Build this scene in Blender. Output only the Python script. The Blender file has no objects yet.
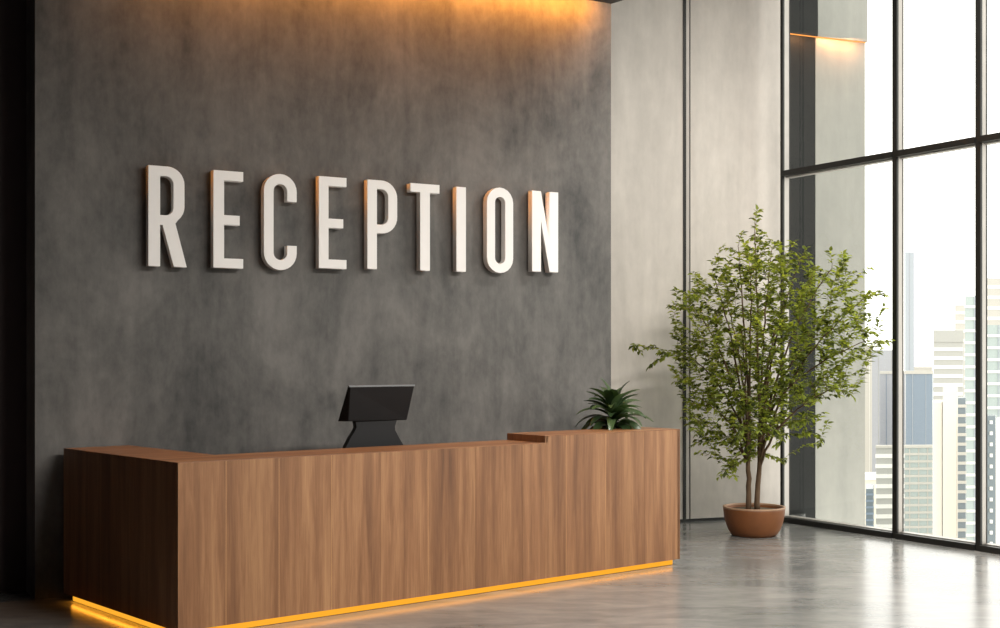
import bpy, bmesh, math, random
from mathutils import Vector, Matrix
C = bpy.context.scene.collection
V = Vector
CAMH, F = 1.6, 1250.0           # eye height (m), focal length in pixels of the 1000 px frame
HZ = 362.0                      # row of the horizon

# ------------------------------------------------------------------ helpers
def at(px, Y):                  # plan position (X, Y) seen in column px at depth Y
    return V(((px-500.0)*Y/F, Y))
def zat(py, Y):
    return CAMH + (HZ-py)*Y/F
def unit(v): v = V(v); return v/v.length

def prism(bm, poly, z0, z1):
    lo = [bm.verts.new((p[0], p[1], z0)) for p in poly]
    hi = [bm.verts.new((p[0], p[1], z1)) for p in poly]
    n = len(poly)
    fs = [bm.faces.new(lo[::-1]), bm.faces.new(hi)]
    for i in range(n):
        fs.append(bm.faces.new((lo[i], lo[(i+1)%n], hi[(i+1)%n], hi[i])))
    return fs
def bar(bm, p0, p1, side, t0, t1, z0, z1):
    """box along p0->p1, spanning t0..t1 along the plan vector `side`"""
    p0 = V(p0); p1 = V(p1); s = V(side)
    return prism(bm, [p0+s*t0, p1+s*t0, p1+s*t1, p0+s*t1], z0, z1)
def box(bm, c, u, v, w, a, b, d):
    """oriented box: centre c, axes u v w, half sizes a b d"""
    c, u, v, w = V(c), V(u), V(v), V(w)
    vs = [bm.verts.new(c+u*a*i+v*b*j+w*d*k) for k in (-1,1) for j in (-1,1) for i in (-1,1)]
    for f in ((0,2,3,1),(4,5,7,6),(0,1,5,4),(2,6,7,3),(0,4,6,2),(1,3,7,5)):
        bm.faces.new([vs[i] for i in f])
def tube(bm, pts, rads, n=6):
    rings = []
    prev = None
    for i, p in enumerate(pts):
        d = (pts[min(i+1, len(pts)-1)]-pts[max(i-1, 0)])
        d = d.normalized() if d.length > 1e-9 else V((0,0,1))
        if prev is None:
            a = d.orthogonal().normalized()
        else:
            a = prev - d*prev.dot(d)
            a = a.normalized() if a.length > 1e-6 else d.orthogonal().normalized()
        prev = a
        b = d.cross(a)
        rings.append([bm.verts.new(p+(a*math.cos(2*math.pi*k/n)+b*math.sin(2*math.pi*k/n))*rads[i]) for k in range(n)])
    for r0, r1 in zip(rings, rings[1:]):
        for k in range(n):
            bm.faces.new((r0[k], r0[(k+1)%n], r1[(k+1)%n], r1[k]))
    bm.faces.new(rings[0][::-1]); bm.faces.new(rings[-1])
def lathe(bm, prof, c, n=48, close=False):
    rings = []
    for r, z in prof:
        if r < 1e-6: rings.append([bm.verts.new((c[0], c[1], z))])
        else: rings.append([bm.verts.new((c[0]+r*math.cos(2*math.pi*k/n), c[1]+r*math.sin(2*math.pi*k/n), z)) for k in range(n)])
    for a, b in zip(rings, rings[1:]):
        for k in range(n):
            if len(a) == 1 and len(b) == 1: continue
            if len(a) == 1: bm.faces.new((a[0], b[(k+1)%n], b[k]))
            elif len(b) == 1: bm.faces.new((a[k], a[(k+1)%n], b[0]))
            else: bm.faces.new((a[k], a[(k+1)%n], b[(k+1)%n], b[k]))

def mesh(name, bm, mat, parent=None, smooth=False, bevel=0, recalc=True):
    if recalc: bmesh.ops.recalc_face_normals(bm, faces=bm.faces)
    if parent is not None:
        bmesh.ops.translate(bm, verts=bm.verts, vec=-root_loc(parent))
    me = bpy.data.meshes.new(name); bm.to_mesh(me); bm.free()
    me.materials.append(mat)
    if smooth:
        for p in me.polygons: p.use_smooth = True
    o = bpy.data.objects.new(name, me); C.objects.link(o)
    if parent is not None: o.parent = parent
    if bevel:
        m = o.modifiers.new('Bevel', 'BEVEL'); m.width = bevel; m.segments = 2; m.limit_method = 'ANGLE'
    return o
def root_loc(o):
    l = V((0,0,0))
    while o is not None: l = l+V(o.location); o = o.parent
    return l
def thing(name, label, cat, loc, group=None):
    o = bpy.data.objects.new(name, None); C.objects.link(o); o.location = loc
    o.empty_display_size = .1
    o['label'] = label; o['category'] = cat
    if group: o['group'] = group
    return o
def tag(o, label, cat, group=None):
    o['label'] = label; o['category'] = cat
    if group: o['group'] = group
    return o
def struct(name, bm, mat, bevel=0, smooth=False):
    o = mesh(name, bm, mat, None, smooth, bevel); o['kind'] = 'structure'; return o
def nb(): return bmesh.new()

# ------------------------------------------------------------------ materials
def srgb(r, g, b):
    f = lambda c: (c/255/12.92) if c/255 <= .04045 else ((c/255+.055)/1.055)**2.4
    return (f(r), f(g), f(b), 1)
class NT:
    def __init__(s, name):
        s.m = bpy.data.materials.new(name); s.m.use_nodes = True
        s.t = s.m.node_tree; s.t.nodes.clear()
        s.out = s.n('ShaderNodeOutputMaterial')
    def n(s, typ, **kw):
        nd = s.t.nodes.new(typ)
        for k, v in kw.items():
            if k.startswith('i_'):
                key = k[2:]
                key = int(key) if key.isdigit() else key.replace('_', ' ')
                nd.inputs[key].default_value = v
            else: setattr(nd, k, v)
        return nd
    def l(s, a, b): s.t.links.new(a, b)
    def ramp(s, fac, stops):
        r = s.n('ShaderNodeValToRGB'); e = r.color_ramp.elements
        while len(e) < len(stops): e.new(.5)
        for i, (p, c) in enumerate(stops): e[i].position = p; e[i].color = c
        s.l(fac, r.inputs[0]); return r.outputs[0]
    def coords(s, scale=(1,1,1), rot=(0,0,0)):
        tc = s.n('ShaderNodeTexCoord'); mp = s.n('ShaderNodeMapping')
        mp.inputs['Scale'].default_value = scale; mp.inputs['Rotation'].default_value = rot
        s.l(tc.outputs['Object'], mp.inputs[0]); return mp.outputs[0]
    def noise(s, co, scale, detail=4, rough=.55, dist=0):
        n = s.n('ShaderNodeTexNoise'); n.inputs['Scale'].default_value = scale
        n.inputs['Detail'].default_value = detail; n.inputs['Roughness'].default_value = rough
        n.inputs['Distortion'].default_value = dist
        s.l(co, n.inputs['Vector']); return n.outputs[0]
    def mix(s, fac, a, b, typ='MIX'):
        m = s.n('ShaderNodeMix', data_type='RGBA', blend_type=typ)
        for k, v in ((0, fac), (6, a), (7, b)):
            if hasattr(v, 'links'): s.l(v, m.inputs[k])
            else: m.inputs[k].default_value = v
        return m.outputs[2]
    def bsdf(s, color, rough=.5, metal=0, spec=.5, bump=None, bstr=.1, bdist=.01, emit=None, estr=0):
        b = s.n('ShaderNodeBsdfPrincipled')
        for k, v in (('Base Color', color), ('Roughness', rough), ('Metallic', metal), ('Specular IOR Level', spec)):
            if hasattr(v, 'links'): s.l(v, b.inputs[k])
            else: b.inputs[k].default_value = v
        if emit: b.inputs['Emission Color'].default_value = emit; b.inputs['Emission Strength'].default_value = estr
        if bump is not None:
            bp = s.n('ShaderNodeBump'); bp.inputs['Strength'].default_value = bstr; bp.inputs['Distance'].default_value = bdist
            s.l(bump, bp.inputs['Height']); s.l(bp.outputs[0], b.inputs['Normal'])
        s.l(b.outputs[0], s.out.inputs[0]); s.b = b
        return s.m

def plain(name, col, rough=.5, metal=0, spec=.5, var=.06):
    t = NT(name); n = t.noise(t.coords(), 6, 3)
    c2 = tuple(x*(1-var) for x in col[:3])+(1,); c1 = tuple(min(1, x*(1+var)) for x in col[:3])+(1,)
    return t.bsdf(t.ramp(n, [(.3, c2), (.7, c1)]), rough, metal, spec)
def emitter(name, col, s):
    t = NT(name); e = t.n('ShaderNodeEmission'); e.inputs[0].default_value = col; e.inputs[1].default_value = s
    t.l(e.outputs[0], t.out.inputs[0]); return t.m

def concrete(name, lo, hi, rough=.7, streak=.35, scale=1.0):
    t = NT(name)
    big = t.noise(t.coords((1,1,.8)), 1.1*scale, 6, .62, .6)
    st = t.noise(t.coords((1,1,.14)), 5.5*scale, 5, .6, .3)
    fine = t.noise(t.coords((1,1,.6)), 14*scale, 5, .65)
    m = t.mix(streak, big, st); m = t.mix(.22, m, fine)
    col = t.ramp(m, [(.36, lo), (.64, hi)])
    return t.bsdf(col, rough, 0, .3, fine, .12, .01)

def wood(name, scale, dark, mid, light, rot=0, rough=.42):
    t = NT(name)
    geo = t.n('ShaderNodeNewGeometry')
    tc = t.n('ShaderNodeTexCoord'); mp = t.n('ShaderNodeMapping')
    mp.inputs['Scale'].default_value = scale; mp.inputs['Rotation'].default_value = (0,0,rot)
    add = t.n('ShaderNodeVectorMath', operation='SCALE'); 
    comb = t.n('ShaderNodeCombineXYZ'); mul = t.n('ShaderNodeMath', operation='MULTIPLY'); mul.inputs[1].default_value = 37
    t.l(geo.outputs['Random Per Island'], mul.inputs[0])
    for k in range(3): t.l(mul.outputs[0], comb.inputs[k])
    rotm = t.n('ShaderNodeMapping'); rotm.inputs['Rotation'].default_value = (0,0,rot)
    t.l(tc.outputs['Object'], rotm.inputs[0])
    sc = t.n('ShaderNodeMapping'); sc.inputs['Scale'].default_value = scale
    t.l(rotm.outputs[0], sc.inputs[0])
    ad = t.n('ShaderNodeVectorMath', operation='ADD'); t.l(sc.outputs[0], ad.inputs[0]); t.l(comb.outputs[0], ad.inputs[1])
    co = ad.outputs[0]
    broad = t.noise(co, 8, 3, .5, .35)
    grain = t.noise(co, 26, 6, .7, .5)
    fine = t.noise(co, 120, 3, .6)
    m = t.mix(.45, broad, grain); m = t.mix(.14, m, fine)
    col = t.ramp(m, [(.32, dark), (.5, mid), (.68, light)])
    isl = t.ramp(geo.outputs['Random Per Island'], [(0, (.84,.82,.8,1)), (1, (1.0,1.0,1.0,1))])
    col = t.mix(1.0, col, isl, 'MULTIPLY')
    return t.bsdf(col, rough, 0, .35, fine, .05, .004)

MU = math.atan2(.633, .774)     # heading of the desk front in plan
M = {}
M['dark_concrete'] = concrete('dark_concrete', srgb(68,68,67), srgb(121,118,114))
M['pale_concrete'] = concrete('pale_concrete', srgb(186,180,172), srgb(214,207,198), .65, .6, .7)
M['outer_concrete'] = concrete('outer_concrete', srgb(148,148,141), srgb(168,166,158), .7, .6, .7)
M['dark_paint'] = concrete('dark_paint', srgb(62,52,52), srgb(74,62,62), .6)
M['ceiling'] = plain('ceiling_paint', srgb(62,58,56), .7)
M['frame'] = plain('black_aluminium', srgb(40,40,38), .38, .4)
M['fin'] = plain('pale_aluminium', srgb(180,174,167), .35, .2)
M['white'] = plain('white_sign_paint', srgb(243,240,236), .45, 0, .4, .01)
M['monitor'] = plain('black_plastic', srgb(33,33,34), .6, 0, .25)
M['monitor_edge'] = plain('grey_bezel', srgb(120,122,124), .35, .3)
M['outer_dark'] = plain('outer_dark_cladding', srgb(44,45,44), .6, 0, .08)
WD, WM, WL = srgb(98,65,42), srgb(140,98,66), srgb(178,134,94)
M['wood_v'] = wood('walnut_veneer_upright', (1,1,.05), WD, WM, WL)
M['seam_glint'] = plain('seam_glint_strip', srgb(196,148,98), .5)
M['wood_top'] = wood('walnut_veneer_flat', (.07,1,1), WD, WM, WL, -MU)
M['led_warm'] = emitter('warm_led', (1,.42,.03,1), 1.05)
M['cove_led'] = emitter('cove_led', (1,.36,.05,1), 100)
M['outer_led'] = emitter('outer_led', (1,.36,.08,1), 1.5)
M['terracotta'] = plain('terracotta', srgb(128,80,46), .5, 0, .4, .12)
M['rim'] = plain('terracotta_rim', srgb(178,142,114), .5)
M['soil'] = plain('soil', srgb(120,108,92), .9, 0, .1, .3)
M['bark'] = plain('bark', srgb(104,84,66), .8, 0, .2, .3)

# floor: polished concrete
t = NT('polished_concrete')
big = t.noise(t.coords((1,1,1)), .8, 6, .6, .8)
cl = t.noise(t.coords((1,2.6,1)), 2.2, 6, .65, .5)
col = t.ramp(t.mix(.5, big, cl), [(.36, srgb(100,102,101)), (.64, srgb(142,141,138))])
rg = t.n('ShaderNodeMapRange'); rg.inputs[3].default_value = .14; rg.inputs[4].default_value = .26
t.l(cl, rg.inputs[0])
M['floor'] = t.bsdf(col, rg.outputs[0], 0, .4, cl, .03, .01)

# glass: clear sheet that reflects by its angle
t = NT('clear_glass')
fr = t.n('ShaderNodeFresnel'); fr.inputs[0].default_value = 1.4
tr = t.n('ShaderNodeBsdfTransparent'); tr.inputs[0].default_value = (.97,.985,.975,1)
gl = t.n('ShaderNodeBsdfGlossy'); gl.inputs['Roughness'].default_value = .0
mx = t.n('ShaderNodeMixShader'); t.l(fr.outputs[0], mx.inputs[0]); t.l(tr.outputs[0], mx.inputs[1]); t.l(gl.outputs[0], mx.inputs[2])
t.l(mx.outputs[0], t.out.inputs[0]); M['glass'] = t.m

def leafmat(name, lo, hi, trans, rough=.5, tw=.4):
    t = NT(name); geo = t.n('ShaderNodeNewGeometry')
    col = t.ramp(geo.outputs['Random Per Island'], [(0, lo), (1, hi)])
    b = t.n('ShaderNodeBsdfPrincipled'); t.l(col, b.inputs['Base Color']); b.inputs['Roughness'].default_value = rough
    tl = t.n('ShaderNodeBsdfTranslucent'); c2 = t.mix(1.0, col, trans, 'MULTIPLY'); t.l(c2, tl.inputs[0])
    mx = t.n('ShaderNodeMixShader'); mx.inputs[0].default_value = tw
    t.l(b.outputs[0], mx.inputs[1]); t.l(tl.outputs[0], mx.inputs[2]); t.l(mx.outputs[0], t.out.inputs[0])
    return t.m
M['leaf'] = leafmat('tree_leaf', srgb(46,58,33), srgb(132,150,68), (2.5,2.1,.9,1), .5, .55)
M['strap'] = leafmat('strap_leaf', srgb(34,54,32), srgb(84,106,66), (1,1.1,.7,1), .32, .2)

# ------------------------------------------------------------------ room plan
XV = 2700.0                                    # the sign wall heads to this column on the horizon
KW = 8.5*(XV-63)
def wallY(px): return KW/(XV-px)
W0, W1 = at(35, wallY(35)), at(611, wallY(611))      # ends of the sign wall
U = unit(W1-W0); N = V((U.y, -U.x))                  # along it; out of it, into the room
G0 = at(784, 12.5); G1 = at(1000, 10.42)
GW = unit(G1-G0); GN = V((-GW.y, GW.x))              # glass runs towards the viewer; GN points outdoors
if GN.x < 0: GN = -GN
K0 = at(783.5, 12.9)                                 # room corner, pale wall meets glass
PU = unit(at(690, 12.9*3216.5/(4000-690))-K0)        # pale wall, heading left
PN = V((-PU.y, PU.x))
if PN.y > 0: PN = -PN
SOFF, HIGH = 4.605, 5.75                              # soffit and high ceiling
L0 = W0 - U*5.2                                      # left corner of the room
B0 = L0 + GW*12.0
GEND = G0 + GW*17.0

bm = nb()
prism(bm, [L0-U*.5-N*1, W0-N*3.5, K0-GN*.0+V((-3,1.4)), K0+V((.3,.3)), G0+GN*.12, GEND+GN*.12, B0-U*.5+GW*.4], -.2, 0)
struct('floor', bm, M['floor'])
bm = nb(); bar(bm, W0, W1, N, 0, -.35, 0, HIGH); struct('wall_back', bm, M['dark_concrete'])
bm = nb(); bar(bm, L0-U*.3, W0+U*.8, N, -.40, -.6, 0, HIGH); struct('wall_back_left', bm, M['dark_paint'])
bm = nb(); bar(bm, K0-PU*.0, K0+PU*4.6, PN, 0, -.25, 0, HIGH); struct('wall_back_right', bm, M['pale_concrete'])
bm = nb(); bar(bm, L0-N*.6, B0, U, 0, -.2, 0, HIGH); struct('wall_left', bm, M['dark_paint'])
bm = nb(); bar(bm, B0-U*.2, GEND+U*.2, GW, 0, .2, 0, HIGH); struct('wall_front', bm, M['dark_paint'])
# passage behind the sign wall closes on the left
bm = nb(); bar(bm, K0+PU*4.6, W0+U*.8-N*.6, N, 0, -.2, 0, HIGH); struct('wall_passage', bm, M['dark_paint'])

# soffit over the desk: stops 14 cm short of the sign wall to leave the light slot
q_ = W0+N*.20; k_ = (611-500)/F; SE = q_+U*((k_*q_.y-q_.x)/(U.x-k_*U.y))
fa = SE; 
sd = V((-.88, 1)); sd = -unit(sd)                    # right edge of the soffit, heading towards the viewer
fb = fa + sd*13.0
bm = nb(); prism(bm, [L0+N*.20, fa, fb, B0], SOFF, HIGH-.02); struct('ceiling', bm, M['ceiling'])
bm = nb(); prism(bm, [L0-U*.5-N*1, W0-N*3.5, K0+V((-3,1.6)), K0+V((.5,.5)), G0+GN*.3, GEND+GN*.3, B0-U*.5+GW*.4], HIGH, HIGH+.2)
struct('ceiling_high', bm, M['ceiling'])
bm = nb(); bar(bm, W0+U*.0, W1-U*.05, N, .0, .20, SOFF+.22, SOFF+.25); struct('trim_1', bm, M['ceiling'])
bm = nb(); bar(bm, W0+U*.6, W1-U*.17, N, .14, .17, SOFF+.03, SOFF+.06)
tag(mesh('cove_light', bm, M['cove_led']), 'warm orange cove light strip in the ceiling slot above the reception sign wall', 'light strip')

# joints and baseboard of the pale wall
pwY = lambda px: 12.9*3216.5/(4000-px)
def palestrip(px0, px1, proud, mat, name):
    a, b = at(px0, pwY(px0)), at(px1, pwY(px1)); bm = nb()
    bar(bm, a, b, PN, -.01, proud*.3, 0.0, HIGH); struct(name, bm, mat)
palestrip(683.0, 685.8, .03, M['frame'], 'trim_2')
palestrip(685.8, 689.2, .018, M['fin'], 'trim_3')
palestrip(689.2, 690.0, .03, M['frame'], 'trim_4')
bm = nb(); bar(bm, K0, K0+PU*4.5, PN, -.01, .012, 0, .028); struct('baseboard_right', bm, M['frame'])

# ------------------------------------------------------------------ window wall
def gl_at(px):                                        # point of the glass line in a column
    k = (px-500)/F
    # G0 + s*GW with X = k*Y
    s = (k*G0.y-G0.x)/(GW.x-k*GW.y)
    return G0+GW*s, s
cols = [gl_at(px)[1] for px in (782.4, 895.4, 978.8)]
step = cols[1]-cols[0]
while cols[-1] < 16.5: cols.append(cols[-1]+step*(.63 if len(cols)%2==0 else 1.0))
TZ0, TZ1 = 3.455, 3.51
for i, s in enumerate(cols[:-1]):
    s2 = cols[i+1]
    r = bpy.data.objects.new('window_%d'%(i+1), None); C.objects.link(r); r['kind'] = 'structure'
    p = G0+GW*s; r.location = (p.x, p.y, 0)
    w = .017 if i == 0 else .026
    bm = nb(); bar(bm, p-GW*w, p+GW*w, GN, -.012, .012, 0, HIGH); mesh('mullion', bm, M['frame'], r)
    bm = nb(); bar(bm, p-GW*.014, p+GW*.014, GN, .012, .08, 0, HIGH); mesh('outer_fin', bm, M['fin'], r)
    bm = nb(); bar(bm, p-GW*.018, p+GW*.018, GN, .08, .09, 0, HIGH); mesh('outer_cap', bm, M['frame'], r)
    q = G0+GW*s2
    for z0, z1 in ((TZ0, TZ1), (HIGH-.08, HIGH)):
        bm = nb(); bar(bm, p+GW*w, q-GW*.028, GN, -.028, .03, z0, z1); mesh('transom', bm, M['frame'], r)
    bm = nb(); bar(bm, p+GW*w, q-GW*.028, GN, .03, .1, TZ0-.012, TZ0+.012); mesh('transom_ledge', bm, M['fin'], r)
    bm = nb(); bar(bm, p+GW*w, q-GW*.028, GN, -.03, .03, 0, .052); mesh('sill_rail', bm, M['frame'], r)
    bm = nb(); bar(bm, p+GW*w, q-GW*.028, GN, .03, .12, 0, .06); mesh('sill_ledge', bm, M['fin'], r)
    for z0, z1 in ((.052, TZ0), (TZ1, HIGH-.08)):
        bm = nb()
        a, b = p+GW*w, q-GW*.028
        bm.faces.new([bm.verts.new((x.x, x.y, z)) for x, z in ((a,z0),(b,z0),(b,z1),(a,z1))])
        mesh('glass_pane', bm, M['glass'], r, recalc=False)

# outdoor piers just beyond the glass, with a lit header
r = thing('exterior_pillar', 'dark clad pillar outside the glass next to the room corner', 'pillar', (*at(800,13.2), -14))
bm = nb(); a, b = at(785, 13.1), at(815.2, 13.25)
bk = V((-.3, 1.0)).normalized()
prism(bm, [a, b, b+bk*.5, a+bk*.5], -14, 9); mesh('shaft', bm, M['outer_dark'], r)
bm = nb(); prism(bm, [a-bk*.05, b-bk*.05, b, a], zat(36, 13.2), 9); mesh('header', bm, M['outer_dark'], r)
bm = nb(); prism(bm, [a-bk*.03, b-bk*.03, b-bk*.005, a-bk*.005], zat(36,13.2)-.004, zat(36,13.2)); mesh('light_strip', bm, M['outer_led'], r)
r = thing('exterior_pillar', 'grey concrete pillar outside the glass, right of the dark clad pillar', 'pillar', (*at(840,13.4), -14))
a, b = at(815.5, 13.25), at(865, 13.48)
bm = nb(); prism(bm, [a, b, b+bk*.6, a+bk*.6], -14, 9); mesh('shaft', bm, M['outer_concrete'], r)
bm = nb(); prism(bm, [a-bk*.05, b-bk*.05, b, a], zat(36, 13.2), 9); mesh('header', bm, M['outer_concrete'], r)
bm = nb(); prism(bm, [a-bk*.03, b-bk*.03, b-bk*.005, a-bk*.005], zat(36,13.2)-.004, zat(36,13.2)); mesh('light_strip', bm, M['outer_led'], r)

for o_, p_, q_w in ((bpy.data.objects['exterior_pillar'], at(800,13.1), .26), (bpy.data.objects['exterior_pillar.001'], at(840,13.3), .5)):
    ld = bpy.data.lights.new('lamp', 'AREA'); ld.shape = 'RECTANGLE'; ld.size = q_w; ld.size_y = .03; ld.energy = 5*q_w; ld.color = (1, .42, .14)
    lo = bpy.data.objects.new('lamp', ld); C.objects.link(lo); lo.parent = o_
    lo.location = (p_.x-o_.location.x-bk.x*.03, p_.y-o_.location.y-bk.y*.03, zat(36,13.2)-.01-o_.location.z); lo.rotation_euler = (math.radians(30), 0, .2)

# ------------------------------------------------------------------ reception desk
A = at(178, 7.2); B = at(680, 9.88)
D = unit(B-A); DB = V((-D.y, D.x))                    # along the front; towards the wall
S = unit(at(63.5, 8.42)-A); SL = (at(63.5, 8.42)-A).length
LEN = (B-A).length
LOW, RAISE, GAP, DEP = 1.02, 1.07, .044, .43
desk = thing('reception_desk', 'long L-shaped walnut reception desk with raised right end and glowing orange base', 'reception desk', (A.x, A.y, 0))
t_r = 2.815                                           # where the raised section starts
seams = [0, .303, .657, 1.03, 1.40, 1.777, 2.18, 2.60, t_r, 3.018, 3.42, 3.83, LEN]
TH = .03
bm = nb()
for s0, s1 in zip(seams, seams[1:]):
    top = (LOW if s1 <= t_r+.001 else RAISE)-.004
    g = 0.0005
    bar(bm, A+D*(s0+(g if s0 else 0)), A+D*(s1-(g if s1 < LEN else 0)), DB, 0, TH, GAP, top)
mesh('front_panel', bm, M['wood_v'], desk, bevel=.0006)
for s0 in (.303, .657, 1.03, 1.777, 3.018, 3.42):  # paler strips paint in the light caught by the groove edges
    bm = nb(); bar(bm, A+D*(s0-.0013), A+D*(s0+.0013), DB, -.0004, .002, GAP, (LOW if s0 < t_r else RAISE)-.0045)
    mesh('panel_seam_glint', bm, M['seam_glint'], desk)
IS = V((-S.y, S.x)); IS = IS if IS.dot(D) > 0 else -IS
bm = nb()
sm = [TH+.001, .62, 1.06, SL]
for s0, s1 in zip(sm, sm[1:]):
    bar(bm, A+S*(s0+0.0005), A+S*(s1-0.0005), IS, 0, TH, GAP, LOW-.004)
mesh('side_panel', bm, M['wood_v'], desk, bevel=.001)
# worktops: low L and raised end
def meet(p, d, q, e):
    den = d.x*e.y-d.y*e.x; w = q-p
    return p+d*((w.x*e.y-w.y*e.x)/den)
inner = meet(A+DB*DEP, D, A+IS*.46, S)
bm = nb()
prism(bm, [A, A+D*t_r, A+D*t_r+DB*DEP, inner, A+S*(SL-.01)+IS*.46, A+S*(SL-.01)], LOW-.0038, LOW)
mesh('countertop', bm, M['wood_top'], desk, bevel=.0015)
bm = nb()
e0, e1 = A+D*t_r, A+D*LEN
prism(bm, [e0, e1, e1+DB*DEP, e0+DB*DEP], RAISE-.0038, RAISE)
mesh('raised_countertop', bm, M['wood_top'], desk, bevel=.0015)
bm = nb(); bar(bm, e0, e0+DB*DEP, D, 0.0, TH, LOW+.0005, RAISE-.004); mesh('step_panel', bm, M['wood_v'], desk, bevel=.001)
bm = nb(); bar(bm, e1-D*TH, e1-D*TH+DB*DEP, D, 0, TH, GAP, RAISE-.004)
mesh('end_panel', bm, M['wood_v'], desk, bevel=.001)
for args in ((inner, A+D*LEN+DB*DEP-D*.035, DB, -TH, 0, GAP, LOW-.0045), (inner+S*.001, A+S*(SL-.02)+IS*.46, IS, -TH, 0, GAP, LOW-.0045),
             (A+D*(t_r+.031)+DB*DEP, A+D*(LEN-.035)+DB*DEP, DB, -TH, 0, LOW+.0005, RAISE-.0045)):
    bm = nb(); bar(bm, *args); mesh('inner_panel', bm, M['wood_v'], desk)
bm = nb(); bar(bm, inner+D*.02, A+D*(LEN-.05)+DB*DEP, DB, .001, .42, .735, .765); mesh('work_surface', bm, M['wood_top'], desk)
rec = .035
pc = meet(A+DB*rec, D, A+IS*rec, S)
bm = nb()
prism(bm, [pc, A+D*(LEN-.06)+DB*rec, A+D*(LEN-.06)+DB*(DEP-.05), meet(A+DB*(DEP-.05), D, A+IS*.41, S), A+S*(SL-.1)+IS*.41, A+S*(SL-.1)+IS*rec], 0, GAP)
mesh('plinth', bm, M['frame'], desk)
bm = nb()
p2 = meet(A+DB*(rec-.012), D, A+IS*(rec-.012), S)
bar(bm, p2, A+D*(LEN-.06)+DB*(rec-.012), DB, 0, .010, .004, GAP-.001)
mesh('light_strip', bm, M['led_warm'], desk)
bm = nb(); bar(bm, p2+S*.02, A+S*(SL-.1)+IS*(rec-.012), IS, 0, .010, .004, GAP-.001)
mesh('light_strip', bm, M['led_warm'], desk)

for p_, d_, n_, ln_, e_ in ((A, S, -IS, SL-.12, .9), (A, D, -DB, LEN-.1, .8)):
    ld = bpy.data.lights.new('lamp', 'AREA'); ld.shape = 'RECTANGLE'; ld.size = ln_; ld.size_y = .02; ld.energy = e_; ld.color = (1, .36, .03)
    lo = bpy.data.objects.new('lamp', ld); C.objects.link(lo); lo.parent = desk
    q = p_+d_*(ln_/2+.03)-n_*.018; lo.location = (q.x-A.x, q.y-A.y, GAP-.006)
    X_ = V((d_.x, d_.y, 0)); Z_ = -V((n_.x*.7, n_.y*.7, -.7)).normalized(); Y_ = Z_.cross(X_).normalized(); Z_ = X_.cross(Y_)
    lo.rotation_euler = Matrix((X_, Y_, Z_)).transposed().to_euler()

# ------------------------------------------------------------------ sign letters
def arc(cx, cy, r, a0, a1, n=10, ry=None):
    ry = ry or r
    return [(cx+r*math.cos(math.radians(a0+(a1-a0)*i/n)), cy+ry*math.sin(math.radians(a0+(a1-a0)*i/n))) for i in range(n+1)]
def letter(ch, w):
    """outline(s) in units of the cap height, width w; returns list of loops"""
    s = .109 if ch in 'EC' else .113
    h = .095
    if ch == 'I': return [[(0,0),(w,0),(w,1),(0,1)]]
    if ch == 'T': c = w/2; return [[(c-s*.54,0),(c+s*.54,0),(c+s*.54,1-h),(w,1-h),(w,1),(0,1),(0,1-h),(c-s*.54,1-h)]]
    if ch == 'E':
        return [[(0,0),(w,0),(w,h),(s,h),(s,.447),(w*.88,.447),(w*.88,.447+h),(s,.447+h),(s,1-h),(w,1-h),(w,1),(0,1)]]
    if ch == 'O':
        R = w/2; r = R-s*.93
        return [arc(R,R,R,180,360)+arc(R,1-R,R,0,180), arc(R,R,r,180,360)+arc(R,1-R,r,0,180)]
    if ch == 'C':
        R = w/2; r = R-s*.93
        o = [(w,.255)]+arc(w-R,R,R,0,-180,14)+arc(R,1-R,R,180,0,14)+[(w,.72),(w-s*.93,.72)]
        o += arc(R,1-R,r,0,180,12)+arc(R,R,r,180,360,12)+[(w-s*.93,.255)]
        return [o]
    if ch in 'PR':
        b = .405 if ch == 'P' else .435                # underside of the bowl
        R = w*.52; r = R-s*.9
        if ch == 'R':
            R = w*.45; r = R-s*.8; wb = w*.94
            o = [(0,0),(s,0),(s,b-.02),(s*1.25,b-.02),(w-s*1.12,0),(w,0),(w*.70,b)]
            o += arc(wb-R, b+R-.0, R, -50, 0, 6) + arc(wb-R, 1-R, R, 0, 90, 8)+[(0,1)]
            ib = b+h-.02
            i = [(s,ib)]+arc(wb-s*.95-r, ib+r, r, -90, 0, 6)+arc(wb-s*.95-r, 1-h-r, r, 0, 90, 6)+[(s,1-h)]
            return [o, i]
        o = [(0,0),(s,0),(s,b)]+arc(w-R, b+R, R, -90, 0, 8)+arc(w-R, 1-R, R, 0, 90, 8)+[(0,1)]
        ib = b+h
        i = [(s,ib)]+arc(w-s*.95-r, ib+r, r, -90, 0, 6)+arc(w-s*.95-r, 1-h-r, r, 0, 90, 6)+[(s,1-h)]
        return [o, i]
    if ch == 'N':
        s = w*.33
        return [[(0,0),(s,0),(s,.66),(w-s,0),(w,0),(w,1),(w-s,1),(w-s,.36),(s,1),(0,1)]]
PROUD, DEEP = .02, .064                              # stand-off and depth of a letter
def facept(px):
    o = W0+N*(PROUD+DEEP)
    k = (px-500)/F
    s = (k*o.y-o.x)/(U.x-k*U.y)
    return o+U*s
spec = [('R',148.5,186.5,165.5,267), ('E',213.5,243,170,268.5), ('C',264,296.5,173,270.5), ('E',319,346.3,176,269),
        ('P',367.5,397,179.5,269.8), ('T',410.5,439.3,183,271), ('I',456.5,465.7,186,272), ('O',487,513,186.5,273.5), ('N',532.0,558,190.5,272.3)]
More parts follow.
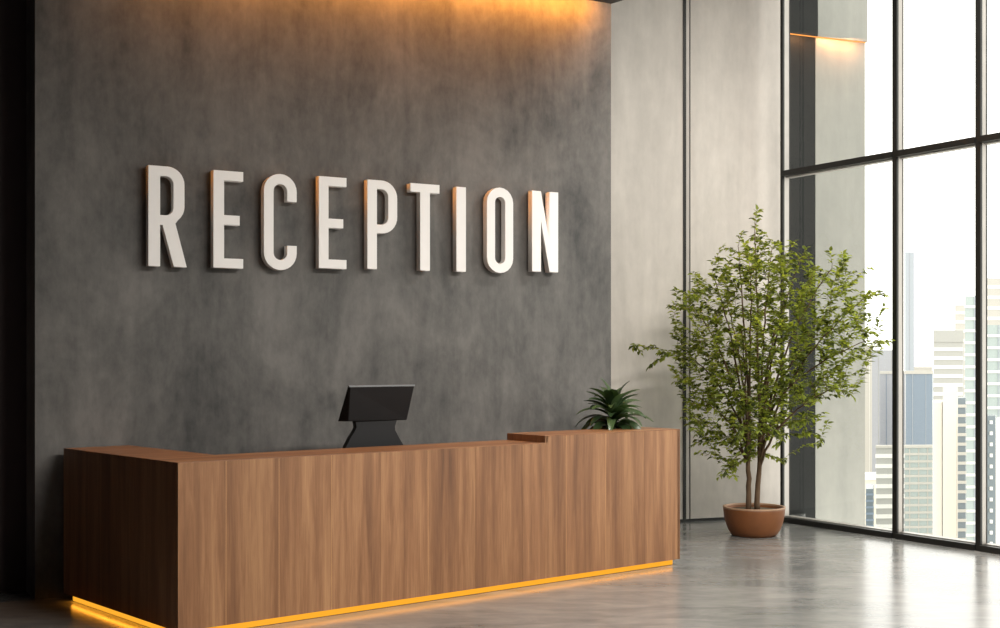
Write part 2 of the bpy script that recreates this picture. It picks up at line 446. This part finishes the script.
labels = {0:'white raised letter R at the left end of the sign on the dark wall', 1:'white raised letter E between the R and the C of the wall sign',
 2:'white raised letter C on the dark wall', 3:'white raised letter E between the C and the P of the wall sign', 4:'white raised letter P on the dark wall above the monitor',
 5:'white raised letter T on the dark wall', 6:'white raised letter I, the plain upright bar of the wall sign', 7:'white raised letter O on the dark wall', 8:'white raised letter N at the right end of the wall sign'}
for i, (ch, x0, x1, y0, y1) in enumerate(spec):
    y0 += 1.2; y1 -= .6
    a, b = facept(x0), facept(x1)
    if ch == 'N': a = facept(532.2)
    Ym = (a.y+b.y)/2
    zb, zt = zat(y1, Ym), zat(y0, Ym)
    Hh = zt-zb; w = (b-a).length/Hh
    cu = bpy.data.curves.new('c', 'CURVE'); cu.dimensions = '2D'; cu.fill_mode = 'BOTH'; cu.extrude = DEEP/2; cu.bevel_depth = .0015
    for loop in letter(ch, w):
        sp = cu.splines.new('POLY'); sp.points.add(len(loop)-1); sp.use_cyclic_u = True
        for p, q in zip(sp.points, loop): p.co = (q[0]*Hh, q[1]*Hh, 0, 1)
    tmp = bpy.data.objects.new('c', cu); C.objects.link(tmp)
    dg = bpy.context.evaluated_depsgraph_get()
    me = bpy.data.meshes.new_from_object(tmp.evaluated_get(dg))
    bpy.data.objects.remove(tmp); bpy.data.curves.remove(cu)
    me.name = 'sign_letter'; me.materials.clear(); me.materials.append(M['white'])
    o = bpy.data.objects.new('sign_letter', me); C.objects.link(o)
    c = a-N*(DEEP/2)
    o.matrix_world = Matrix(((U.x, 0, N.x, c.x), (U.y, 0, N.y, c.y), (0, 1, 0, zb), (0,0,0,1)))
    tag(o, labels[i], 'letter', 'raised letters of the reception sign')
    # two short pins hold each letter off the wall
    for zz in (.25, .75):
        bm = nb()
        q = a - N*(DEEP+PROUD/2) + U*(.06*Hh if ch != 'T' else w*Hh/2); box(bm, (q.x, q.y, zb+Hh*zz), (U.x,U.y,0), (0,0,1), (N.x,N.y,0), .008, .008, PROUD/2+.002)
        bmesh.ops.recalc_face_normals(bm, faces=bm.faces)
        bm.transform(o.matrix_world.inverted())
        pm = bpy.data.meshes.new('mounting_pin'); bm.to_mesh(pm); bm.free(); pm.materials.append(M['frame'])
        po = bpy.data.objects.new('mounting_pin', pm); C.objects.link(po); po.parent = o

# ------------------------------------------------------------------ desk monitor
mc = at(376, 8.86)                                    # foot of the stand on the work surface
mo = thing('desk_monitor', 'black tilted screen on a flared stand seen from behind over the desk', 'monitor', (mc.x, mc.y, .765))
def P3(px, py, Y): p = at(px, Y); return V((p.x, p.y, zat(py, Y)))
def hull(bm, front, back):
    n = len(front)
    f = [bm.verts.new(p) for p in front]; b = [bm.verts.new(p) for p in back]
    bm.faces.new(f); bm.faces.new(b[::-1])
    for i in range(n): bm.faces.new((f[i], b[i], b[(i+1)%n], f[(i+1)%n]))
# viewer-side cover: leans towards the viewer at the top
tl, tr = P3(350,387,8.60), P3(414.5,386,8.86)
br, bl = P3(407,420,8.95), P3(343,421.5,8.69)
back = V((-.055, .10, -.004))
bl2 = bl + V((.035,0,0))
bm = nb(); hull(bm, [tl, tr, br, bl2], [tl+back*.28, tr+back*.28, br+back*.75, bl+back*.75])
mesh('rear_cover', bm, M['monitor'], mo, bevel=.006)
off = back*.3
bm = nb(); hull(bm, [tl+V((-.006,-.004,.010)), tr+V((.004,-.004,.010)), tr+V((.004,-.004,-.002)), tl+V((-.006,-.004,-.002))],
     [tl+back*.3+V((-.004,0,.010)), tr+back*.3+V((.004,0,.010)), tr+back*.3+V((.004,0,-.002)), tl+back*.3+V((-.004,0,-.002))])
mesh('top_edge', bm, M['monitor_edge'], mo, bevel=.002)
# screen pane on the far side
bm = nb(); q0 = back*.30; q1 = back*.80
hull(bm, [tl+q0, tr+q0, br+q1, bl+q1], [tl+q0*1.3+V((0,.006,0)), tr+q0*1.3+V((0,.006,0)), br+q1*1.05+V((0,.006,0)), bl+q1*1.05+V((0,.006,0))])
mesh('screen', bm, plain('screen_glass', srgb(14,15,18), .12), mo)
# neck and flared foot
na, nb_ = at(355, 8.74), at(397, 8.91); nd = unit(nb_-na)
def row(pxl, pxr, py, Yl, Yr):
    out = []
    for px in (pxl, pxr):
        k = (px-500)/F; q = na+nd*((k*na.y-na.x)/(nd.x-k*nd.y)); out.append(V((q.x, q.y, zat(py, 8.82))))
    return out
rows = [(354.5,398,416,8.74,8.91), (355.5,397,421,8.74,8.91), (356.5,395.2,427,8.74,8.91), (354.5,395.5,431,8.74,8.91), (350,399,438,8.74,8.91), (346,403.5,446,8.74,8.91), (344.5,405,452,8.74,8.91)]
bm = nb()
L = [row(*r_) for r_ in rows]
fr = [l for l, _ in L]+[r_ for _, r_ in L[::-1]]
th = V((-.03,.06,0))
n = len(L)
fv = [(bm.verts.new(l), bm.verts.new(r_)) for l, r_ in L]
bv = [(bm.verts.new(l+th), bm.verts.new(r_+th)) for l, r_ in L]
for k in range(n-1):
    bm.faces.new((fv[k][0], fv[k][1], fv[k+1][1], fv[k+1][0])); bm.faces.new((bv[k][0], bv[k+1][0], bv[k+1][1], bv[k][1]))
    bm.faces.new((fv[k][0], fv[k+1][0], bv[k+1][0], bv[k][0])); bm.faces.new((fv[k][1], bv[k][1], bv[k+1][1], fv[k+1][1]))
bm.faces.new((fv[0][0], bv[0][0], bv[0][1], fv[0][1])); bm.faces.new((fv[-1][0], fv[-1][1], bv[-1][1], bv[-1][0]))
mesh('stand_neck', bm, M['monitor'], mo, bevel=.003)
bm = nb()
l, r_ = L[-1]; zf = .765
hull(bm, [l, r_, r_+th, l+th][::-1], [V((p.x, p.y, zf)) for p in (l+V((-.01,-.03,0)), r_+V((.01,-.03,0)), r_+th+V((.01,.06,0)), l+th+V((-.01,.06,0)))][::-1])
mesh('stand_foot', bm, M['monitor'], mo, bevel=.004)

# ------------------------------------------------------------------ strap-leaved plant behind the desk
rnd = random.Random(4)
pp = at(613, 10.02); ptop = 1.02
pl = thing('potted_plant', 'small dark green strap-leaved plant behind the raised end of the desk', 'plant', (pp.x, pp.y, .765))
bm = nb(); lathe(bm, [(0,.765),(.062,.765),(.085,.96),(.088,.965),(.078,.965),(.074,.94),(0,.94)], (pp.x, pp.y), 32)
mesh('pot', bm, plain('grey_pot', srgb(70,68,66), .6), pl, smooth=True)
bm = nb()
for k in range(56):
    az = k*2.39996+rnd.uniform(-.2,.2); f = k/55
    lift = 1.5-1.25*f**.8+rnd.uniform(-.12,.12)
    ln = rnd.uniform(.29,.36)*(.88+.24*f); droop = .9+1.2*f+rnd.uniform(-.2,.3)
    p = V((pp.x, pp.y, 1.03+.18*(1-f))); el = lift; wmx = rnd.uniform(.034,.044)
    segs = 9; side = V((-math.sin(az), math.cos(az), 0)); prev = None
    roll = rnd.uniform(-.35,.35)
    for j in range(segs+1):
        tt = j/segs
        d = V((math.cos(az)*math.cos(el), math.sin(az)*math.cos(el), math.sin(el)))
        up = side.cross(d).normalized(); sd_ = (side*math.cos(roll)+up*math.sin(roll))
        w = wmx*math.sin(math.pi*min(.97, .12+.86*tt))**.7
        if up.z < 0: up = -up
        row_ = [bm.verts.new(p-sd_*w+up*w*.35), bm.verts.new(p), bm.verts.new(p+sd_*w+up*w*.35)]
        if prev:
            bm.faces.new((prev[0], prev[1], row_[1], row_[0])); bm.faces.new((prev[1], prev[2], row_[2], row_[1]))
        prev = row_
        p = p+d*(ln/segs); el -= droop/segs
mesh('foliage', bm, M['strap'], pl, smooth=True, recalc=False)

# ------------------------------------------------------------------ tree in a bowl
TY = 11.55
tc_ = at(754, TY)
tree = thing('potted_tree', 'tall leafy green tree in a round terracotta bowl by the window', 'tree', (tc_.x, tc_.y, 0))
bm = nb()
H = .268; R0 = .283
prof = [(0,0),(.19,0),(.205,.006),(.235,.05),(.262,.12),(.276,.185),(.282,.26),(.283,H-.004),(.279,H),(.262,H),(.258,H-.006),(.255,.235),(0,.235)]
outer = [p for p in prof[:8]]
lathe(bm, [(0,0),(.19,0),(.205,.006),(.235,.05),(.262,.12),(.276,.185),(.282,.24),(.283,H-.012),(.262,H-.012),(.258,H-.03),(.25,.2),(0,.2)], (tc_.x, tc_.y), 64)
bowl = mesh('bowl', bm, M['terracotta'], tree, smooth=True)
bm = nb(); lathe(bm, [(.260,H-.016),(.284,H-.016),(.286,H-.008),(.284,H),(.262,H),(.258,H-.008),(.260,H-.016)], (tc_.x, tc_.y), 64)
rim = mesh('rim', bm, M['rim'], bowl, smooth=True); rim['label'] = 'paler bowl rim'
bm = nb(); lathe(bm, [(0,.205),(.252,.205),(.252,.232),(.12,.238),(0,.242)], (tc_.x, tc_.y), 40)
mesh('soil', bm, M['soil'], bowl, smooth=True)

rnd = random.Random(11)
outline = [(752,204),(757,204),(765,230),(790,236),(812,250),(838,252),(866,262),(884,284),(892,318),(893,345),(872,352),(866,372),(862,398),(838,402),(830,425),(818,446),(802,440),(790,462),(776,468),(768,452),(748,470),(722,484),(710,478),(714,462),(690,448),(672,440),(676,420),(688,404),(672,388),(676,366),(660,358),(634,350),(640,342),(668,346),(676,330),(670,305),(680,280),(704,266),(716,250),(736,236),(748,224)]
def inside(x, y, poly):
    c = False; j = len(poly)-1
    for i in range(len(poly)):
        xi, yi = poly[i]; xj, yj = poly[j]
        if (yi > y) != (yj > y) and x < (xj-xi)*(y-yi)/(yj-yi)+xi: c = not c
        j = i
    return c
def clear(p, m=.10):                                  # stay indoors
    q = V((p.x, p.y))
    return (q-G0).dot(GN) < -m and (q-K0).dot(PN) > m
def w3(px, py, Y): q = at(px, Y); return V((q.x, q.y, zat(py, Y)))
wood_bm = nb(); leaf_bm = nb()
nodes = []                                            # (point, radius) along stems
def bez(p0, p1, p2, p3, n):
    out = []
    for i in range(n+1):
        t_ = i/n; u = 1-t_
        out.append(p0*u**3+p1*3*u*u*t_+p2*3*u*t_*t_+p3*t_**3)
    return out
def wob(pts, a):
    return [p if i in (0, len(pts)-1) else p+V((rnd.uniform(-a,a), rnd.uniform(-a,a), rnd.uniform(-a,a)*.5)) for i, p in enumerate(pts)]
bases = [w3(748.5, 508, TY), w3(757.5, 508, TY-.02)]
for b in bases: b.z = .22
# two trunks
forks = []
for i, (b, tx) in enumerate(zip(bases, ((749.5, 440), (759.5, 436)))):
    top = w3(tx[0], tx[1], TY+(.03 if i else -.02))
    pts = wob(bez(b, b+V((.01*(-1)**i,0,.25)), top-V((.015*(-1)**i,0,.22)), top, 9), .006)
    tube(wood_bm, pts, [.027-.009*k/9 for k in range(10)], 9)
    forks.append(pts)
stem_t = [(755,222,0,1),(738,246,-.25,0),(772,248,.2,1),(712,272,.1,0),(800,262,-.35,1),(690,300,-.15,0),(832,268,-.55,1),(684,352,.2,0),(862,300,-.7,1),
          (700,398,-.3,0),(868,340,-.75,1),(820,330,-.1,1),(726,300,.45,0),(788,292,.25,1),(752,262,-.5,0),(712,430,-.1,0),(806,420,-.4,1),(840,385,-.55,1),(742,330,-.6,0),(776,350,-.5,1)]
for (px, py, dy, w) in stem_t:
    pts0 = forks[w]; k = rnd.choice((5,6,7,8,9)); s = pts0[k]
    e = w3(px, py, TY+dy)
    h = (e-s); 
    c1 = s+V((h.x*.16, h.y*.16, abs(h.z)*.45+.10)); c2 = s+V((h.x*.62, h.y*.62, h.z*.78+.04))
    pts = wob(bez(s, c1, c2, e, 16), .008)
    r0 = .0125 if h.length > 1 else .009
    rr = [r0*(1-.82*i/16)+0.0005 for i in range(17)]
    tube(wood_bm, pts, rr, 6)
    for i, p in enumerate(pts):
        if i >= 4: nodes.append((p, rr[i], i/16))
def leaf(p, d, ln):
    """pointed ovate leaf, slightly folded, hanging from p towards d"""
    d = d.normalized()
    s = d.cross(V((rnd.uniform(-.5,.5), rnd.uniform(-.5,.5), 1))).normalized()
    up = s.cross(d).normalized()
    if up.z < 0: up = -up
    w = ln*rnd.uniform(.22,.30); f = up*w*rnd.uniform(.2,.5)
    q0 = p+d*.006; a = p+d*ln*.38; b = p+d*ln*.72-up*ln*.04; tip = p+d*ln-up*ln*.14
    v0, v1, v2, v3 = [leaf_bm.verts.new(x) for x in (q0, a, b, tip)]
    l1, r1 = leaf_bm.verts.new(a-s*w+f), leaf_bm.verts.new(a+s*w+f)
    l2, r2 = leaf_bm.verts.new(b-s*w*.66+f*.6), leaf_bm.verts.new(b+s*w*.66+f*.6)
    for fc in ((v0,v1,l1),(v0,r1,v1),(v1,v2,l2,l1),(v1,r1,r2,v2),(v2,v3,l2),(v2,r2,v3)): leaf_bm.faces.new(fc)
nl = 0
def twig(e, leaves=True):
    global nl
    best = None; bd = 9
    for p, r, f in nodes:
        if p.z > e.z+.12: continue
        dd = (p-e).length + max(0, .10-(e.z-p.z))*.8
        if dd < bd: bd = dd; best = (p, r)
    if best is None or bd > 1.1: return
    s = best[0]; h = e-s
    hz = V((h.x, h.y, 0))
    c1 = s+h*.33+V((0,0,.10*h.length)); c2 = s+h*.7+V((0,0,.10*h.length))
    n = 8
    pts = wob(bez(s, c1, c2, e, n), .005)
    r0 = min(best[1]*.8, .0045)
    rr = [r0*(1-.75*i/n)+.0008 for i in range(n+1)]
    tube(wood_bm, pts, rr, 4)
    for i in range(3, n+1): nodes.append((pts[i], rr[i], 1))
    L_ = sum((pts[i+1]-pts[i]).length for i in range(n)); side = 1
    start = max(.15, 1-.36/max(L_, .01))
    m = rnd.randint(11, 16)
    for j in range(m):
        tt = start+(1-start)*j/(m-1)
        x = tt*n; i = min(int(x), n-1); p = pts[i].lerp(pts[i+1], x-i)
        d = (pts[i+1]-pts[i]).normalized()
        lat = d.cross(V((0,0,1))); lat = lat.normalized() if lat.length > .05 else V((1,0,0))
        side = -side
        dr = d*rnd.uniform(.5,.9)+lat*side*rnd.uniform(.5,1.0)+V((rnd.uniform(-.25,.25), rnd.uniform(-.25,.25), rnd.uniform(-.65,.15)))
        if j == m-1: dr = d+V((0,0,-.3))
        leaf(p, dr, rnd.uniform(.046,.076)); nl += 1
cnt = 0; tries = 0
ends = []
while cnt < 1000 and tries < 40000:
    tries += 1
    px = rnd.uniform(628, 895); py = rnd.uniform(208, 488)
    if not inside(px, py, outline): continue
    # depth follows the crown's round plan, nearer the viewer on the window side
    cx = 762; half = 118
    rr_ = max(.12, 1-((px-cx)/half)**2)**.5
    dy = rnd.uniform(-.85, .75)*rr_ - max(0, (px-800)/100)*.62
    e = w3(px, py, TY+dy)
    if not clear(e, .14): continue
    ed = min(math.hypot(px-(a_[0]+(b_[0]-a_[0])*u_), py-(a_[1]+(b_[1]-a_[1])*u_)) for a_, b_ in zip(outline, outline[1:]+outline[:1]) for u_ in (0,.25,.5,.75))
    if ed < 16 and rnd.random() < .62: continue
    if any((e-o_).length < (.057 if 260 < py < 430 and 690 < px < 830 else .078) for o_ in ends): continue
    ends.append(e); cnt += 1
ends.sort(key=lambda e: (V((e.x-tc_.x, e.y-tc_.y)).length*.8+abs(e.z-1.3)*.3))
for e in ends: twig(e)
for px, py in ((632,346),(640,352),(652,345),(662,358),(650,366),(672,368),(680,352)): twig(w3(px, py, TY-.1))
mesh('branches', wood_bm, M['bark'], tree, smooth=True)
mesh('foliage', leaf_bm, M['leaf'], tree, smooth=False, recalc=False)
print('leaves', nl, 'twigs', cnt)

# ------------------------------------------------------------------ the city beyond the glass
bm = nb(); prism(bm, [(-900,30),(3500,30),(3500,3500),(-900,3500)], -201, -200); struct('ground', bm, plain('city_ground', srgb(196,194,188), .9))
def glassmat(name, col, rough=.25): return plain(name, col, rough, 0, .5, .08)
CM = {'bluegrey': glassmat('hazed_blue_grey_glazing', srgb(125,138,152)), 'slate': glassmat('hazed_slate_glazing', srgb(162,163,168)), 'teal': glassmat('hazed_teal_glazing', srgb(163,173,170)),  # facade tones paled: distance haze is put into the colour
      'cream': plain('cream_render', srgb(214,206,192), .8), 'white': plain('white_render', srgb(228,226,220), .8), 'grey': plain('grey_render', srgb(172,171,166), .8), 'mist': glassmat('hazed_tower_glazing', srgb(166,172,179)),
      'dark': glassmat('hazed_dark_glazing', srgb(112,122,128)), 'stone': plain('pale_stone', srgb(190,186,178), .8)}
def tower(px0, px1, ytop, Y, depth, body, label, slab=None, fh=3.4, mull=None, cap=None, caph=0, name='tower_block', turn=.1, bf=.32):
    Y *= 2.6; depth *= 2.6; caph *= 2.6
    a, b = at(px0, Y), at(px1, Y*(1+turn*(px1-px0)/F))
    ray = (px1-500)/F
    back_ = V((ray+.02, 1)).normalized()*depth; back0 = V((ray-.01, 1)).normalized()*depth
    zt = zat(ytop, Y); r = thing(name, label, 'building', (a.x, a.y, -200))
    bm = nb(); prism(bm, [a, b, b+back_, a+back0], -200, zt); mesh('wall', bm, CM[body], r)
    u = unit(b-a); nrm = V((u.y, -u.x)); Lb = (b-a).length
    if slab:
        z = zt-fh; zs = []
        while z > max(-200, zat(560, Y)): zs.append(z); z -= fh
        bm = nb(); bar(bm, a-u*.1, b+u*.1, nrm, -.1, .3, 0, fh*bf); bmesh.ops.translate(bm, verts=bm.verts, vec=(0,0,zs[0]))
        o = mesh('floor_band', bm, CM[slab], r)
        for z in zs[1:]:
            c = o.copy(); C.objects.link(c); c.parent = r; c.location.z = z-zs[0]
    if mull:
        m, step_ = mull; bm = nb(); k = max(1, int(Lb/step_)); step_ = Lb/k
        bar(bm, a+u*(step_/2-.12), a+u*(step_/2+.12), nrm, 0, .2, -200, zt-.1)
        o = mesh('facade_rib', bm, CM[m], r)
        for i in range(1, k):
            c = o.copy(); C.objects.link(c); c.parent = r; c.location = (u.x*step_*i, u.y*step_*i, 0)
    if cap:
        bm = nb(); prism(bm, [a-u*.3+nrm*.4, b+u*.3+nrm*.4, b+back_*.3, a+back0*.3], zt, zt+caph); mesh('roof_cap', bm, CM[cap], r)
    return r
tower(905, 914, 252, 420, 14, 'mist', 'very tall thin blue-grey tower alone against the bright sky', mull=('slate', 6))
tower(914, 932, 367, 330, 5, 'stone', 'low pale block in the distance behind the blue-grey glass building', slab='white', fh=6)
tower(872, 898, 350, 300, 15, 'slate', 'flat-topped lavender grey block partly hidden by the mullion', mull=('grey', 7))
tower(880, 905.2, 374, 262, 12, 'slate', 'grey glass block left of the blue-grey glass building', mull=('bluegrey', 7), cap='stone', caph=.6)
tower(905.8, 932.3, 374, 240, 14, 'bluegrey', 'blue-grey glass building with flat roof in the middle pane', mull=('mist', 5), cap='stone', caph=.6)
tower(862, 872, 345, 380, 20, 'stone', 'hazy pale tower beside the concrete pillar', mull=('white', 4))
tower(860, 877, 480, 170, 10, 'cream', 'low cream block at the foot of the concrete pillar', cap='white', caph=.8)
tower(866, 873, 489, 135, 6, 'dark', 'narrow dark blue glazed block beside the concrete pillar', slab='bluegrey', fh=1.8)
tower(876, 904, 448, 148, 2.5, 'grey', 'grey office block with white horizontal bands left of the middle mullion', slab='white', fh=3.1, cap='stone', caph=.3, bf=.4)
tower(905, 932, 448, 135, 2.5, 'teal', 'teal office block with ribbon windows and pale bands in the middle pane', slab='stone', fh=2.05, mull=('stone', 2.2), cap='stone', caph=.3)
tower(933.5, 962.5, 342, 210, 14, 'grey', 'grey banded tower with a solid grey cap in the middle pane', slab='white', fh=3.9, cap='grey', caph=2.0, bf=.38)
tower(955, 966, 305, 260, 12, 'stone', 'slim stepped pale tower behind the banded tower', slab='white', fh=5)
tower(933, 942, 402, 100, 6, 'white', 'white blank slab building on the left of the cream slab')
tower(943, 956.5, 386, 97, 6, 'cream', 'cream blank slab building in the middle pane')
tower(957.5, 965.5, 398, 106, 4, 'dark', 'dark narrow facade with jagged balconies between cream slab and teal tower', slab='stone', fh=2.1)
tower(965, 984, 296, 118, 8, 'teal', 'tall teal glass tower with white floor lines by the right mullion', slab='white', fh=2.95, mull=('mist', 3), bf=.22)
tower(984.8, 1012, 325, 132, 8, 'teal', 'teal glass tower with white floor lines in the rightmost pane', slab='white', fh=3.3, mull=('mist', 4), bf=.22)
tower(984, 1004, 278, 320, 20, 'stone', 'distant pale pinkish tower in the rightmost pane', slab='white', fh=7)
r = tower(986, 995.5, 416, 96, 3, 'dark', 'dark glazed strip facade dotted with small lights in the rightmost pane')
u_ = unit(at(995.5, 249.6)-at(986, 249.6)); bm = nb(); q = at(989.5, 249.6)
bar(bm, q, q+u_*.5, V((0,-1)), 0, .4, zat(424,249.6), zat(424,249.6)+.7); o = mesh('facade_lamp', bm, CM['white'], r)
for k in range(1, 13):
    c = o.copy(); C.objects.link(c); c.parent = r; c.location.z = -k*2.2
tower(996, 1030, 420, 86, 5, 'cream', 'cream blank slab at the right edge of the photo')

# ------------------------------------------------------------------ light
w = bpy.data.worlds.new('World'); bpy.context.scene.world = w; w.use_nodes = True
bg = w.node_tree.nodes['Background']; bg.inputs[0].default_value = (1.0, .985, .93, 1); bg.inputs[1].default_value = 2.45
def portal(s0, s1):
    ld = bpy.data.lights.new('window_portal', 'AREA'); ld.shape = 'RECTANGLE'; ld.size = s1-s0; ld.size_y = HIGH; ld.cycles.is_portal = True
    o = bpy.data.objects.new('window_portal', ld); C.objects.link(o)
    c = G0+GW*((s0+s1)/2)+GN*.2; o.location = (c.x, c.y, HIGH/2)
    o.rotation_euler = V((-GN.x, -GN.y, 0)).to_track_quat('-Z', 'Z').to_euler()
portal(0, 17)
FILL_LAMPS = [(2.6, 4.4, SOFF, 330), (4.2, 5.4, SOFF, 360), (3.4, 9.2, HIGH, 200)]  # unseen lamps added overhead to brighten the room
def fill_lamp(x, y, z, sx, sy, power, label):
    r = thing('fill_light', label, 'fill light', (x, y, z), 'added fill lights')
    bm = nb(); box(bm, (x, y, z-.012), (U.x,U.y,0), (N.x,N.y,0), (0,0,1), sx/2+.03, sy/2+.03, .012); mesh('fill_housing', bm, M['frame'], r)
    ld = bpy.data.lights.new('lamp', 'AREA'); ld.shape = 'RECTANGLE'; ld.size = sx; ld.size_y = sy; ld.energy = power; ld.color = (1, .95, .89)
    o = bpy.data.objects.new('lamp', ld); C.objects.link(o); o.parent = r; o.location = (0, 0, -.03)
    o.rotation_euler = (0, 0, math.atan2(U.y, U.x))
for x, y, z, pw in FILL_LAMPS:
    fill_lamp(x, y, z, 1.8, .6, pw, 'long fill light added on the ceiling in front of the desk, out of view')

cam = bpy.data.cameras.new('camera'); co = bpy.data.objects.new('camera', cam); C.objects.link(co)
co.location = (0, 0, CAMH); co.rotation_euler = (math.pi/2, 0, 0)
cam.sensor_width = 36; cam.lens = F/1000*36; cam.shift_y = (HZ-314)/1000; cam.clip_end = 6000; cam.clip_start = .05
sc = bpy.context.scene; sc.camera = co
sc.view_settings.view_transform = 'Standard'; sc.view_settings.look = 'None'; sc.view_settings.gamma = 1
sc.view_settings.use_curve_mapping = False; sc.view_settings.exposure = 0
sc.cycles.use_denoising = True; sc.cycles.max_bounces = 10; sc.cycles.diffuse_bounces = 5; sc.cycles.transparent_max_bounces = 16
sc.cycles.sample_clamp_indirect = 8
